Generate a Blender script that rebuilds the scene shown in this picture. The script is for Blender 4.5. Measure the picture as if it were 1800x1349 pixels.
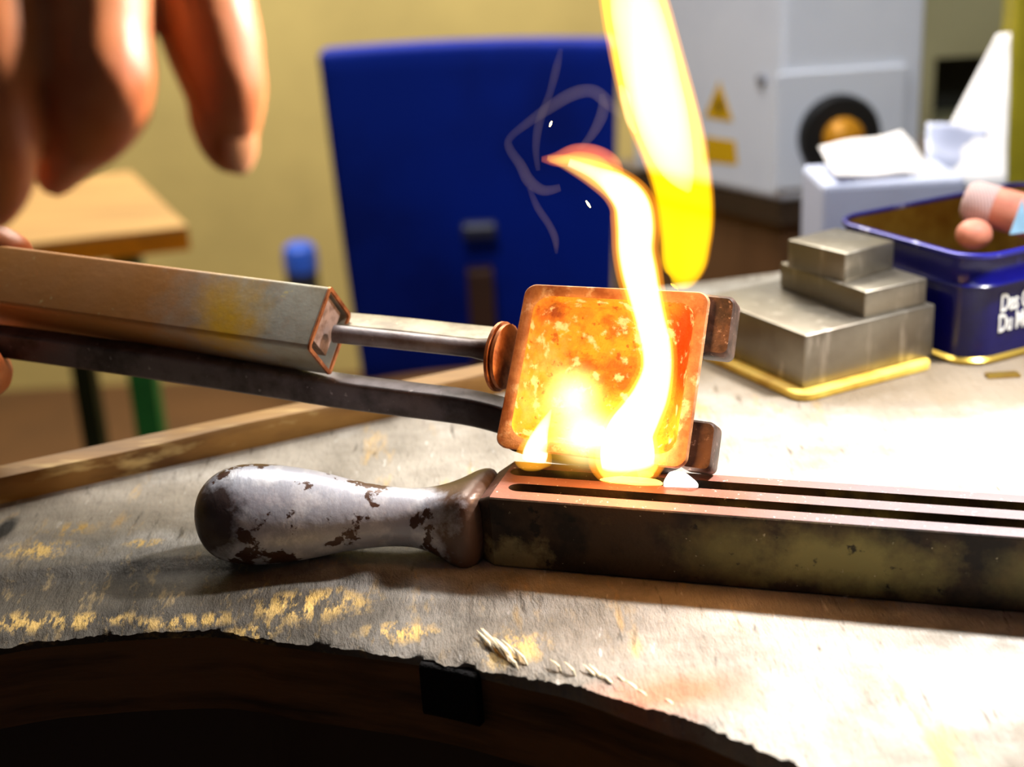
import bpy, bmesh, math, random
from mathutils import Vector, Matrix, noise
from mathutils.geometry import tessellate_polygon

random.seed(7)
SC = bpy.context.scene
COL = SC.collection
for o in list(bpy.data.objects):
    bpy.data.objects.remove(o)

# ------------------------------------------------------------------ camera
F = 2500.0                                   # focal length in pixels of the 1800x1349 frame (50 mm)
PITCH, ROLL = math.radians(20), math.radians(3)
CAM = Vector((0, 0, 0.20))                   # bench top is z = 0, units are metres
FW = Vector((0, math.cos(PITCH), -math.sin(PITCH)))
_r = Vector((1, 0, 0)); _u = _r.cross(FW)
CR = math.cos(ROLL) * _r - math.sin(ROLL) * _u
CU = math.cos(ROLL) * _u + math.sin(ROLL) * _r
cd = bpy.data.cameras.new('camera'); cam = bpy.data.objects.new('camera', cd); COL.objects.link(cam)
cam.matrix_world = Matrix(((CR.x, CU.x, -FW.x, CAM.x), (CR.y, CU.y, -FW.y, CAM.y), (CR.z, CU.z, -FW.z, CAM.z), (0, 0, 0, 1)))
cd.sensor_width = 36; cd.lens = F * 36 / 1800
cd.clip_start = 0.02
cd.dof.use_dof = True; cd.dof.focus_distance = 0.425; cd.dof.aperture_fstop = 9.0
SC.camera = cam

# ------------------------------------------------------------------ light and exposure
W = bpy.data.worlds.new('room_light'); SC.world = W; W.use_nodes = True
W.node_tree.nodes['Background'].inputs[0].default_value = (0.80, 0.85, 1.0, 1)
W.node_tree.nodes['Background'].inputs[1].default_value = 0.055
vs = SC.view_settings
vs.view_transform = 'Standard'; vs.look = 'None'; vs.gamma = 1.0; vs.use_curve_mapping = False
vs.exposure = 0.0
SC.cycles.transparent_max_bounces = 48
SC.cycles.sample_clamp_indirect = 4.0

def lamp(name, kind, loc, target, energy, color, size=0.05, spot=None, blend=0.5):
    d = bpy.data.lights.new(name, kind); o = bpy.data.objects.new(name, d); COL.objects.link(o)
    o.location = loc
    o.rotation_euler = (Vector(target) - Vector(loc)).to_track_quat('-Z', 'Y').to_euler()
    d.energy = energy; d.color = color
    if kind == 'AREA':
        d.shape = 'RECTANGLE'; d.size, d.size_y = size if isinstance(size, tuple) else (size, size)
    else:
        d.shadow_soft_size = size
    if kind == 'SPOT':
        d.spot_size = math.radians(spot); d.spot_blend = blend
    return o
lamp('bench_lamp', 'SPOT', (0.29, 0.48, 0.34), (0.20, 0.345, 0.0), 30.0, (1.0, 0.98, 0.97), 0.020, 96, 0.9)
lamp('overhead_fill', 'AREA', (-0.05, 0.95, 0.85), (0.02, 0.47, 0.0), 7.5, (1.0, 0.96, 0.90), (0.30, 0.2))  # added soft light, lifts the back and left of the bench
lamp('hand_spot', 'SPOT', (0.72, 0.72, 0.62), (-0.09, 0.25, 0.19), 220.0, (1.0, 0.94, 0.86), 0.05, 13, 0.35)  # added narrow spot that lights only the hand
lamp('ceiling_light', 'AREA', (-0.2, 2.3, 1.5), (-0.1, 2.4, 0), 90.0, (1.0, 0.93, 0.80), (1.8, 0.5))
lamp('machine_fill', 'SPOT', (-0.2, -0.7, 1.55), (0.44, 1.35, 0.03), 100.0, (0.87, 0.93, 1.0), 0.15, 30, 0.5)  # added spot behind the camera to brighten the white machine

# ------------------------------------------------------------------ helpers
def P(px, py, d):                            # point seen at a pixel, d metres in front of the lens
    return CAM + (FW + CR * ((px - 900) / F) - CU * ((py - 674.5) / F)) * d
def on_z(px, py, z=0.0):
    r = FW + CR * ((px - 900) / F) - CU * ((py - 674.5) / F)
    return CAM + r * ((z - CAM.z) / r.z)
def on_y(px, py, y):
    r = FW + CR * ((px - 900) / F) - CU * ((py - 674.5) / F)
    return CAM + r * (y / r.y)
def axis(x, y, z):                           # image right / image down / away
    return (CR * x - CU * y + FW * z).normalized()

def tag(o, label=None, cat=None, group=None, kind=None):
    if label: o['label'] = label
    if cat: o['category'] = cat
    if group: o['group'] = group
    if kind: o['kind'] = kind
    return o
def empty(name, loc, label, cat, group=None):
    o = bpy.data.objects.new(name, None); COL.objects.link(o); o.location = loc; o.empty_display_size = 0.01
    return tag(o, label, cat, group)
def link(name, me, m=None, parent=None, smooth=False):
    o = bpy.data.objects.new(name, me); COL.objects.link(o)
    if m: me.materials.append(m)
    if smooth:
        for p in me.polygons: p.use_smooth = True
    if parent:
        o.parent = parent
        if parent.type == 'EMPTY': o.matrix_parent_inverse = Matrix.Translation(-Vector(parent.location))   # meshes are built in world space
    return o
def obj(name, bm, m=None, parent=None, smooth=False):
    bmesh.ops.recalc_face_normals(bm, faces=bm.faces[:])
    me = bpy.data.meshes.new(name); bm.to_mesh(me); bm.free()
    return link(name, me, m, parent, smooth)
def bake(o):                                 # apply modifiers
    dg = bpy.context.evaluated_depsgraph_get()
    me = bpy.data.meshes.new_from_object(o.evaluated_get(dg))
    o.modifiers.clear(); o.data = me
    return o
def bevel(o, w, seg=3, ang=35):
    b = o.modifiers.new('bevel', 'BEVEL'); b.width = w; b.segments = seg; b.limit_method = 'ANGLE'; b.angle_limit = math.radians(ang)
    return bake(o)
def smooth(o, ang=40):
    for p in o.data.polygons: p.use_smooth = True
    bmx = bmesh.new(); bmx.from_mesh(o.data)
    for e in bmx.edges:
        if len(e.link_faces) == 2 and e.calc_face_angle() > math.radians(ang): e.smooth = False
    bmx.to_mesh(o.data); bmx.free()
    return o
def box(bm, c, ax, ay, az, sx, sy, sz):      # oriented box, full sizes
    c = Vector(c); vsx = []
    for k in (-.5, .5):
        for j in (-.5, .5):
            for i in (-.5, .5):
                vsx.append(bm.verts.new(c + ax * (i * sx) + ay * (j * sy) + az * (k * sz)))
    for f in ((0, 1, 3, 2), (4, 6, 7, 5), (0, 4, 5, 1), (2, 3, 7, 6), (0, 2, 6, 4), (1, 5, 7, 3)):
        bm.faces.new([vsx[q] for q in f])
X, Y, Z = Vector((1, 0, 0)), Vector((0, 1, 0)), Vector((0, 0, 1))
def abox(bm, x0, x1, y0, y1, z0, z1):
    box(bm, ((x0 + x1) / 2, (y0 + y1) / 2, (z0 + z1) / 2), X, Y, Z, x1 - x0, y1 - y0, z1 - z0)
def loft(bm, rings, close=True, cap0=True, cap1=True):
    vr = [[bm.verts.new(p) for p in r] for r in rings]
    n = len(vr[0])
    for a, b in zip(vr, vr[1:]):
        for i in range(n if close else n - 1):
            bm.faces.new((a[i], a[(i + 1) % n], b[(i + 1) % n], b[i]))
    if cap0: bm.faces.new(vr[0][::-1])
    if cap1: bm.faces.new(vr[-1])
    return vr
def spline(pts, sub):                        # Catmull-Rom over tuples or vectors
    pts = [Vector(p) if len(p) <= 4 else p for p in pts]
    out = []
    for i in range(len(pts) - 1):
        a = pts[max(i - 1, 0)]; b = pts[i]; c = pts[i + 1]; d = pts[min(i + 2, len(pts) - 1)]
        for k in range(sub):
            t = k / sub
            out.append(0.5 * ((2 * b) + (c - a) * t + (2 * a - 5 * b + 4 * c - d) * t * t + (3 * b - a - 3 * c + d) * t ** 3))
    out.append(pts[-1])
    return out
def tube(bm, pts, radii, n=14):              # round bar along points
    rings = []
    prev = None
    for i, p in enumerate(pts):
        t = (pts[min(i + 1, len(pts) - 1)] - pts[max(i - 1, 0)]).normalized()
        s = t.cross(prev if prev else (Z if abs(t.z) < .9 else X)).normalized() if prev is None else (prev - t * prev.dot(t)).normalized()
        prev = s; b = t.cross(s)
        r = radii[i] if isinstance(radii, (list, tuple)) else radii
        rings.append([p + s * (r * math.cos(2 * math.pi * k / n)) + b * (r * math.sin(2 * math.pi * k / n)) for k in range(n)])
    loft(bm, rings)
def rrect(w, h, r, n=10):                    # rounded rectangle outline, centred
    out = []
    for cx, cy, a0 in ((w / 2 - r, h / 2 - r, 0), (-w / 2 + r, h / 2 - r, 90), (-w / 2 + r, -h / 2 + r, 180), (w / 2 - r, -h / 2 + r, 270)):
        for k in range(n + 1):
            a = math.radians(a0 + 90 * k / n)
            out.append((cx + r * math.cos(a), cy + r * math.sin(a)))
    return out

# ------------------------------------------------------------------ materials
def srgb(r, g, b):
    f = lambda c: (c / 255 / 12.92) if c / 255 <= .04045 else ((c / 255 + .055) / 1.055) ** 2.4
    return (f(r), f(g), f(b), 1)
class M:
    def __init__(s, name, base, rough=.6, metal=0.0, spec=.5):
        s.m = bpy.data.materials.new(name); s.m.use_nodes = True
        s.t = s.m.node_tree; s.n = s.t.nodes; s.l = s.t.links
        s.b = s.n['Principled BSDF']; s.b.inputs['Base Color'].default_value = base
        s.b.inputs['Roughness'].default_value = rough; s.b.inputs['Metallic'].default_value = metal
        s.b.inputs['Specular IOR Level'].default_value = spec
        s.co = s.n.new('ShaderNodeTexCoord').outputs['Object']
        s.col = None; s.base = base; s.h = None
    def noise(s, scale, detail=4, rough=.6, stretch=(1, 1, 1), rot=(0, 0, 0), off=(0, 0, 0)):
        mp = s.n.new('ShaderNodeMapping'); mp.inputs['Scale'].default_value = stretch
        mp.inputs['Rotation'].default_value = rot; mp.inputs['Location'].default_value = off
        s.l.new(s.co, mp.inputs[0])
        t = s.n.new('ShaderNodeTexNoise'); t.inputs['Scale'].default_value = scale
        t.inputs['Detail'].default_value = detail; t.inputs['Roughness'].default_value = rough
        s.l.new(mp.outputs[0], t.inputs['Vector'])
        return t.outputs[0]
    def ramp(s, v, lo, hi, amt=1.0):
        r = s.n.new('ShaderNodeMapRange'); r.inputs[1].default_value = lo; r.inputs[2].default_value = hi
        r.inputs[4].default_value = amt; s.l.new(v, r.inputs[0]); return r.outputs[0]
    def math(s, op, a, b):
        q = s.n.new('ShaderNodeMath'); q.operation = op
        for i, v in enumerate((a, b)):
            if isinstance(v, (int, float)): q.inputs[i].default_value = v
            else: s.l.new(v, q.inputs[i])
        return q.outputs[0]
    def spot(s, c, radii, soft=.5, wob=0.0, wscale=60):   # stain with a place of its own
        mp = s.n.new('ShaderNodeMapping'); mp.vector_type = 'POINT'
        mp.inputs['Scale'].default_value = [1 / q for q in radii]
        mp.inputs['Location'].default_value = [-a / q for a, q in zip(c, radii)]
        s.l.new(s.co, mp.inputs[0])
        ln = s.n.new('ShaderNodeVectorMath'); ln.operation = 'LENGTH'; s.l.new(mp.outputs[0], ln.inputs[0])
        v = ln.outputs['Value']
        if wob: v = s.math('ADD', v, s.math('MULTIPLY', s.math('SUBTRACT', s.noise(wscale, 5, .65), .5), wob))
        return s.ramp(v, 1.0, 1.0 - soft)
    def mix(s, fac, color):
        q = s.n.new('ShaderNodeMix'); q.data_type = 'RGBA'
        if isinstance(fac, (int, float)): q.inputs[0].default_value = fac
        else: s.l.new(fac, q.inputs[0])
        if s.col is None: q.inputs[6].default_value = s.base
        else: s.l.new(s.col, q.inputs[6])
        q.inputs[7].default_value = color
        s.col = q.outputs[2]; s.l.new(s.col, s.b.inputs['Base Color']); return s
    def layer(s, color, scale, lo, hi, amt=1.0, **k):
        return s.mix(s.ramp(s.noise(scale, **k), lo, hi, amt), color)
    def bump(s, v, strength=.3, dist=.001):
        q = s.n.new('ShaderNodeBump'); q.inputs['Strength'].default_value = strength; q.inputs['Distance'].default_value = dist
        s.l.new(v, q.inputs['Height'])
        if s.h: s.l.new(s.h, q.inputs['Normal'])
        s.h = q.outputs[0]; s.l.new(s.h, s.b.inputs['Normal']); return s
    def rough(s, v, lo, hi):
        r = s.n.new('ShaderNodeMapRange'); r.inputs[3].default_value = lo; r.inputs[4].default_value = hi
        s.l.new(v, r.inputs[0]); s.l.new(r.outputs[0], s.b.inputs['Roughness']); return s
    def glow(s, color, strength):
        s.b.inputs['Emission Color'].default_value = color; s.b.inputs['Emission Strength'].default_value = strength; return s

def plain(name, c, rough=.6, metal=0.0, var=.12, scale=20, **k):
    m = M(name, srgb(*c), rough, metal, **k)
    d = srgb(*[max(0, q * (1 - var * 2)) for q in c])
    m.layer(d, scale, .4, .75, .8)
    return m.m

# ------------------------------------------------------------------ room
def plane_box(name, x0, x1, y0, y1, z0, z1, m):
    bm = bmesh.new(); abox(bm, x0, x1, y0, y1, z0, z1)
    return tag(obj(name, bm, m), kind='structure')
m_floor = plain('brown_floor', (98, 64, 30), .7, scale=3)
m_wall = plain('khaki_plaster', (206, 186, 118), .85, var=.05, scale=4)
plane_box('floor', -2.6, 2.8, -1.6, 3.4, -1.0, -.95, m_floor)
plane_box('wall_back', -2.6, 2.8, 3.3, 3.4, -.95, 1.7, m_wall)
plane_box('wall_left', -2.7, -2.6, -1.6, 3.4, -.95, 1.7, m_wall)
plane_box('wall_right', 2.8, 2.9, -1.6, 3.4, -.95, 1.7, m_wall)

# ------------------------------------------------------------------ jeweller's bench with a crescent cut-out
EDGE_PX = [(0, 1108), (150, 1090), (250, 1083), (380, 1080), (480, 1095), (600, 1110), (760, 1132), (900, 1164), (1000, 1186), (1100, 1222), (1180, 1250), (1250, 1273)]
edge = [Vector((-.335, 0, 0)), Vector((-.335, .12, 0)), Vector((-.312, .22, 0)), Vector((-.262, .30, 0)), Vector((-.205, .345, 0))]
edge += [on_z(*p) for p in EDGE_PX]
edge += [Vector((.078, .262, 0)), Vector((.104, .20, 0)), Vector((.118, .11, 0)), Vector((.122, 0, 0))]
edge = spline(edge, 34)
LIP0, LIPD = Vector((-.058, .513, 0)), Vector((.122, .059, 0)).normalized()
LIPN = Vector((-LIPD.y, LIPD.x, 0))
lip_at = lambda x: LIP0 + LIPD * ((x - LIP0.x) / LIPD.x)
outer = [Vector((-.75, 0, 0)), lip_at(-.75), lip_at(-.40), lip_at(-.18), lip_at(.06), lip_at(.07) + LIPN * .10, Vector((.30, .735, 0)), Vector((.55, .60, 0)), Vector((.55, 0, 0))]
oidx = [0, .10, .22, .40, .56, .60, .74, .86, 1.0]
def outer_at(t):
    for k in range(len(oidx) - 1):
        if t <= oidx[k + 1] + 1e-9:
            return outer[k].lerp(outer[k + 1], (t - oidx[k]) / (oidx[k + 1] - oidx[k]))
    return outer[-1]
n_e = len(edge)
VROW = [0, .0012, .0028, .005, .008, .012, .017, .022, .027, .030, .033, .036, .039, .043, .05, .06]
def terrace(d):                               # worn front band drops below the old surface
    a = 0
    if d < .036: a -= .0026 * (1 - max(0, (d - .0325) / .0035))
    if d < .012: a -= .0032 * (1 - d / .012) ** 2
    return a
rows = []
nrm = []
for i, e in enumerate(edge):
    t = (edge[min(i + 1, n_e - 1)] - edge[max(i - 1, 0)]).normalized()
    nrm.append(Vector((-t.y, t.x, 0)))
ragged = []
for i, e in enumerate(edge):
    q = e * 150
    g = noise.noise(q) * .0013 + noise.noise(q * 3.1) * .0010 + noise.noise(q * 7.7) * .0006
    ragged.append(e + nrm[i] * g)
bm = bmesh.new()
for i in range(n_e):
    o_ = outer_at(i / (n_e - 1)); r = []
    far = None
    for d in VROW:
        p = (ragged[i] if d == 0 else edge[i]) + nrm[i] * d
        left = max(0, min(1, (.03 - p.x) / .05))
        z = terrace(d) * (.25 + .75 * left)
        z += (noise.noise(p * 90) * .0006 + noise.noise(p * 260) * .0005) * max(0, 1 - d / .06)
        r.append(bm.verts.new((p.x, p.y, z))); far = p
    rows.append(r)
for a, b in zip(rows, rows[1:]):
    for j in range(len(a) - 1): bm.faces.new((a[j], b[j], b[j + 1], a[j + 1]))
# the flat rest of the top, between the worn band and the outline
inner = [r[-1] for r in rows]
outl = [bm.verts.new((p.x, p.y, 0)) for p in outer]
poly = inner + outl[::-1]
for tri in tessellate_polygon([[v.co.copy() for v in poly]]):
    bm.faces.new([poly[k] for k in tri])
# inner wall of the cut-out, underside
TH = .0335
for i in range(n_e):
    p = edge[i] + nrm[i] * .0015
    rows[i].append(bm.verts.new((p.x, p.y, -.0088)))
wl = [[rows[i][0], rows[i][-1]] for i in range(n_e)]
for a, b in zip(wl, wl[1:]): bm.faces.new((a[0], a[1], b[1], b[0]))

bench = empty('workbench', (0, .5, -.95), 'worn pale wooden jeweller workbench with curved cut-out along its front', 'workbench')
fib = dict(stretch=(1.0, .22, 1), rot=(0, 0, math.radians(48)))
mb = M('worn_bench_wood', srgb(166, 158, 146), .62, 0, .3)
mb.layer(srgb(112, 104, 92), 22, .42, .66, .85, detail=6)
mb.layer(srgb(206, 203, 198), 14, .50, .70, .8, detail=6, off=(3, 1, 0))
mb.layer(srgb(206, 166, 92), 75, .60, .70, .75, detail=5, off=(7, 0, 0), **{k: fib[k] for k in ('stretch', 'rot')})
mb.layer(srgb(52, 42, 32), 260, .62, .72, .8, detail=4, stretch=(1, .16, 1), rot=fib['rot'])
mb.layer(srgb(228, 226, 222), 330, .66, .74, .6, detail=3, stretch=(1, .2, 1), rot=fib['rot'], off=(2, 5, 0))
mb.mix(mb.math('MULTIPLY', mb.spot((.21, .575, 0), (.20, .105, .05), .30, .35, 30), .85), srgb(112, 97, 76))
mb.layer(srgb(104, 92, 78), 34, .56, .70, .5, detail=6, stretch=(.5, 1, 1), off=(2, 7, 0))
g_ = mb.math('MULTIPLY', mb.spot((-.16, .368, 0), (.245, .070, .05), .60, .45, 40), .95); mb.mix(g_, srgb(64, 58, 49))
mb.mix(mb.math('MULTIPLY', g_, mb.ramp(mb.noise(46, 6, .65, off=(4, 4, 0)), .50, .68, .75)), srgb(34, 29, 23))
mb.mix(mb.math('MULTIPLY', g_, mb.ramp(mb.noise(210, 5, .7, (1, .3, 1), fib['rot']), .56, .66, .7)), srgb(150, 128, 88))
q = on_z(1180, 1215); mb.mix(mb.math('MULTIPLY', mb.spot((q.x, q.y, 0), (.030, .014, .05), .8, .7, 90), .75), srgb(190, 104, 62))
chip = mb.ramp(mb.noise(260, 5, .7, (1, .35, 1), fib['rot'], (1, 1, 0)), .47, .56)
for px_, py_, rx, ry in ((70, 965, .015, .009), (130, 930, .010, .007), (20, 1078, .030, .006), (120, 1075, .025, .004), (330, 1070, .02, .0035), (900, 1125, .012, .010), (250, 955, .008, .004), (550, 1050, .022, .011), (700, 1095, .014, .006), (440, 1085, .010, .005)):
    q = on_z(px_, py_); mb.mix(mb.math('MULTIPLY', chip, mb.spot((q.x, q.y, 0), (rx, ry, .05), .7, 1.1, 160)), srgb(206, 170, 96))
q = on_z(10, 930); mb.mix(mb.spot((q.x, q.y, 0), (.004, .012, .05), .5, .5, 200), srgb(24, 20, 16))
mb.bump(mb.noise(150, 7, .72, (1, .3, 1), fib['rot']), .9, .0026).bump(mb.noise(55, 5, .6), .4, .0016)
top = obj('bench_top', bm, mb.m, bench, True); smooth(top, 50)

ma = M('dark_stained_edge', srgb(112, 74, 36), .55, 0, .4)
ma.layer(srgb(44, 28, 14), 30, .42, .62, .9, stretch=(.4, .4, 3))
ma.layer(srgb(112, 80, 40), 160, .62, .72, .7, stretch=(.25, .25, 2.5))
ma.bump(ma.noise(200, 5, .6, (.2, .2, 2)), .3, .0006)
bm = bmesh.new()
v0 = []
for i in range(n_e):
    p = edge[i] + nrm[i] * .0015; p2 = edge[i] + nrm[i] * .0022; p3 = edge[i] + nrm[i] * .014
    v0.append([bm.verts.new((p.x, p.y, -.0082)), bm.verts.new((p2.x, p2.y, -TH)), bm.verts.new((p3.x, p3.y, -TH - .001)), bm.verts.new((p3.x, p3.y, -.0082))])
for a, b in zip(v0, v0[1:]):
    for k in range(4): bm.faces.new((a[k], a[(k + 1) % 4], b[(k + 1) % 4], b[k]))
bm.faces.new(v0[0]); bm.faces.new(v0[-1][::-1])
tag(smooth(obj('cut_out_edge', bm, ma.m, bench)), 'dark stained wall of the curved cut-out')
# underside slab and legs that carry the bench
bm = bmesh.new()
ua = [bm.verts.new((p.x, p.y, -TH)) for p in [edge[i] + nrm[i] * .012 for i in range(0, n_e, 8)]]
ub = [bm.verts.new((p.x, p.y, -TH)) for p in [outer_at(i / (n_e - 1)) for i in range(0, n_e, 8)]]
uc = [bm.verts.new((p.x, p.y, -.0008)) for p in [outer_at(i / (n_e - 1)) for i in range(0, n_e, 8)]]
for k in range(len(ua) - 1):
    bm.faces.new((ua[k], ua[k + 1], ub[k + 1], ub[k])); bm.faces.new((ub[k], ub[k + 1], uc[k + 1], uc[k]))
m_dark = plain('dark_wood', (60, 42, 26), .6, scale=12)
obj('underside', bm, m_dark, bench)
bm = bmesh.new(); rg = []
for i in range(0, n_e, 6):
    p = edge[i] + nrm[i] * .020; q = edge[i] + nrm[i] * .030
    rg.append([Vector((p.x, p.y, -TH - .0012)), Vector((p.x, p.y, -.34)), Vector((q.x, q.y, -.34)), Vector((q.x, q.y, -TH - .0012))])
loft(bm, rg); obj('shade_backing', bm, m_dark, bench)  # added dark sheet standing in for the shade under the bench
for x_, y_ in ((-.68, .06), (-.62, .18), (.48, .06), (.40, .56)):
    bm = bmesh.new(); abox(bm, x_ - .03, x_ + .03, y_ - .03, y_ + .03, -.95, -TH); obj('leg', bm, m_dark, bench)
# raised strip along the back edge
ml = M('lip_wood', srgb(150, 110, 54), .6, 0, .35)
ml.layer(srgb(86, 54, 20), 26, .42, .64, .85, stretch=(.3, 1.2, 2), rot=(0, 0, math.radians(-26)))
ml.layer(srgb(226, 198, 132), 60, .58, .72, .7, stretch=(.25, 1.2, 2), rot=(0, 0, math.radians(-26)), off=(4, 0, 0))
ml.bump(ml.noise(90, 5, .6, (.2, 1, 2), (0, 0, math.radians(-26))), .4, .001)
bm = bmesh.new()
n_l = 60; a0, a1 = lip_at(-.75), lip_at(.062)
rr = []
for k in range(n_l + 1):
    p = a0.lerp(a1, k / n_l); w = noise.noise(p * 25) * .0008
    prof = ((0, -.0005), (.0002, .0075 + w), (.0014, .0092 + w), (.012, .0095), (.0135, .008), (.014, -.03))
    rr.append([p + LIPN * u + Z * h for u, h in prof])
loft(bm, rr)
o = obj('back_strip', bm, ml.m, bench); smooth(o, 45)
# splinters torn out of the front edge
m_spl = plain('raw_torn_wood', (216, 200, 166), .7, scale=300)
SPL = [(905, 1170, 52, 4), (893, 1162, 60, 4), (915, 1166, 44, 3), (882, 1152, 50, 4), (868, 1146, 40, 3), (926, 1170, 34, 3), (899, 1158, 40, 3), (910, 1176, 26, 3),
       (1125, 1228, 34, 5), (1114, 1222, 38, 4), (1065, 1206, 40, 4), (1050, 1200, 34, 3), (1140, 1236, 26, 4), (1080, 1212, 30, 3), (1190, 1254, 28, 4), (1012, 1190, 28, 3), (985, 1182, 24, 3), (1215, 1262, 26, 3)]
for px_, py_, ln, wd in SPL:
    tip = on_z(px_ + 2, py_ + 4, -.0032); root = on_z(px_ - ln * .75, py_ - ln * .95, -.0006)
    d = (tip - root); s = d.cross(Z).normalized(); h = s.cross(d).normalized(); w = wd * .00016
    bm = bmesh.new(); rg = []
    for t, f_, k in ((0, .15, 0), (.3, .8, .0006), (.65, 1, .0011), (.9, .6, .0004), (1, .1, 0)):
        c = root + d * t + h * k + s * (noise.noise(root * 300 + d * t * 200) * w * .6)
        rg.append([c + s * (w * f_) * math.cos(a) + h * (w * .55 * f_) * math.sin(a) for a in (0, 1.26, 2.51, 3.77, 5.03)])
    loft(bm, rg); obj('splinter', bm, m_spl, bench)
# black felt pad stuck to the cut-out wall
mf = M('black_felt', srgb(14, 13, 14), .95, 0, .2)
mf.bump(mf.noise(900, 3), .8, .0008)
i0 = min(range(n_e), key=lambda i: (edge[i] - on_z(738, 1130)).length); i1 = min(range(n_e), key=lambda i: (edge[i] - on_z(838, 1150)).length)
bm = bmesh.new(); rg = []
for i in range(i0, i1 + 1):
    p = edge[i]; q = nrm[i]
    rg.append([p + q * .0014 + Z * -.006, p - q * .0012 + Z * -.0066, p - q * .0016 + Z * -.008, p - q * .0014 + Z * -.0215, p - q * .0008 + Z * -.0228, p + q * .0018 + Z * -.0228])
loft(bm, rg)
pad = obj('felt_pad', bm, mf.m, None, True)
tag(pad, 'black square felt pad stuck on the dark wall of the bench cut-out', 'pad')

# ------------------------------------------------------------------ ingot mould (cast iron block with two slots and a cast handle)
MA = on_z(850, 1000); MB = on_z(1800, 1085)
mx = (MB - MA).normalized(); my = Vector((-mx.y, mx.x, 0))
mould = empty('ingot_mould', MA + mx * .1 + my * .014, 'cast iron ingot mould with two long slots and a chipped silver-painted handle', 'ingot mould')
MH, MD, ML = .0238, .0285, .245
def mp(u, v, z): return MA + mx * u + my * (v + .0003) + Z * z
mi = M('burnt_cast_iron', srgb(62, 46, 28), .62, .25, .4)
mi.layer(srgb(22, 16, 12), 60, .44, .60, .9, detail=7)
mi.layer(srgb(104, 90, 44), 45, .56, .68, .7, detail=7, off=(5, 2, 1))
for u_, ru, amt in ((.108, .036, .85), (.076, .022, .55), (.16, .02, .4)):
    q = mp(u_, 0, .012); mi.mix(mi.math('MULTIPLY', mi.spot(q, (ru, .03, .012), .7, 1.1, 110), amt), srgb(140, 130, 74))
q = mp(.010, 0, .004); mi.mix(mi.math('MULTIPLY', mi.spot(q, (.014, .02, .008), .6, 1.6, 240), .7), srgb(150, 138, 96))
mi.layer(srgb(12, 9, 8), 150, .64, .70, .9, detail=4, off=(1, 8, 3))
mi.layer(srgb(190, 180, 150), 500, .72, .76, .7, detail=2, off=(9, 8, 3))
# lighter plum-grey tone on the upward faces
geo = mi.n.new('ShaderNodeNewGeometry'); sx = mi.n.new('ShaderNodeSeparateXYZ'); mi.l.new(geo.outputs['True Normal'], sx.inputs[0])
up = mi.ramp(sx.outputs['Z'], .75, .92)
mi.mix(mi.math('MULTIPLY', up, .95), srgb(112, 96, 98))
q = mp(.035, .012, MH); rust = mi.math('MULTIPLY', mi.spot(q, (.075, .06, .03), .7, .5, 80), up)  # rust tone with the flame's orange light painted in
mi.mix(mi.math('MULTIPLY', rust, .8), srgb(158, 92, 62))
mi.mix(mi.math('MULTIPLY', mi.ramp(mi.noise(700, 3), .66, .72), up), srgb(214, 196, 184))
mi.bump(mi.noise(320, 6, .65), .5, .0006).bump(mi.noise(90, 4), .35, .0008)
bm = bmesh.new()
# block: end shoulder bevelled at the handle side
prof = [(.000, .0012, 0), (.0035, 0, 0), (ML, 0, 0)]
ring = lambda u, ins, top: [mp(u, ins + .0015, 0.0), mp(u, MD - ins, 0.0), mp(u, MD - ins, top), mp(u, ins, top)]
loft(bm, [ring(-.002, .0035, MH - .003), ring(.003, .0, MH), ring(.06, 0, MH), ring(.15, 0, MH), ring(ML, 0, MH)])
body = obj('mould_body', bm, mi.m, mould)
bevel(body, .0011, 3)
for v0_, v1_, u0 in ((.20, .40, .0075), (.60, .80, .0048)):
    bmc = bmesh.new(); r_ = (v1_ - v0_) * MD / 2; vc = (v0_ + v1_) / 2 * MD
    out = []
    for k in range(13):
        a = math.pi / 2 + math.pi * k / 12; out.append((u0 + r_ + r_ * math.cos(a) * 1.3, vc + r_ * math.sin(a)))
    for k in range(13):
        a = -math.pi / 2 + math.pi * k / 12; out.append((ML - .016 + r_ * math.cos(a), vc + r_ * math.sin(a)))
    taper = lambda z, s: [mp(u, vc + (v - vc) * s, z) for u, v in out]
    loft(bmc, [taper(MH - .0125, .7), taper(MH, 1.0), taper(MH + .004, 1.05)])
    cut = obj('slot_cutter', bmc)
    b_ = body.modifiers.new('slot', 'BOOLEAN'); b_.object = cut; b_.operation = 'DIFFERENCE'; b_.solver = 'EXACT'
    bake(body); me_ = cut.data; bpy.data.objects.remove(cut); bpy.data.meshes.remove(me_)
smooth(body, 30)
# handle: sections traced from bulb to shoulder
mh = M('silver_paint_chipped', srgb(172, 174, 184), .38, .25, .5)
mh.layer(srgb(214, 214, 218), 160, .48, .66, .8, stretch=(1, .3, 1), rot=(0, 0, .6))
q = P(365, 905, .44); ch = mh.ramp(mh.noise(75, 6, .62, off=(2, 0, 1)), .565, .59)
mh.mix(ch, srgb(74, 48, 34))
q0 = P(372, 915, .43); mh.mix(mh.math('MULTIPLY', mh.spot(q0, (.013, .03, .013), .4, 1.4, 110), .95), srgb(54, 34, 24))
q1 = mp(-.004, .014, .012); mh.mix(mh.spot(q1, (.019, .03, .03), .35, 1.0, 130), srgb(88, 66, 54))
mh.bump(mh.noise(420, 3, .5, (1, .25, 1), (0, 0, .7)), .3, .0006).bump(ch, -.4, .0004)
H_SEC = [(353, 885, 903), (358, 862, 930), (366, 848, 951), (380, 834, 972), (400, 823, 984), (430, 817, 991), (470, 818, 992), (520, 824, 986), (560, 831, 979), (600, 842, 970), (645, 852, 963), (690, 858, 959), (735, 861, 960), (775, 859, 968), (810, 850, 981), (838, 836, 994)]
bmh = bmesh.new(); rings = []
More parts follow.
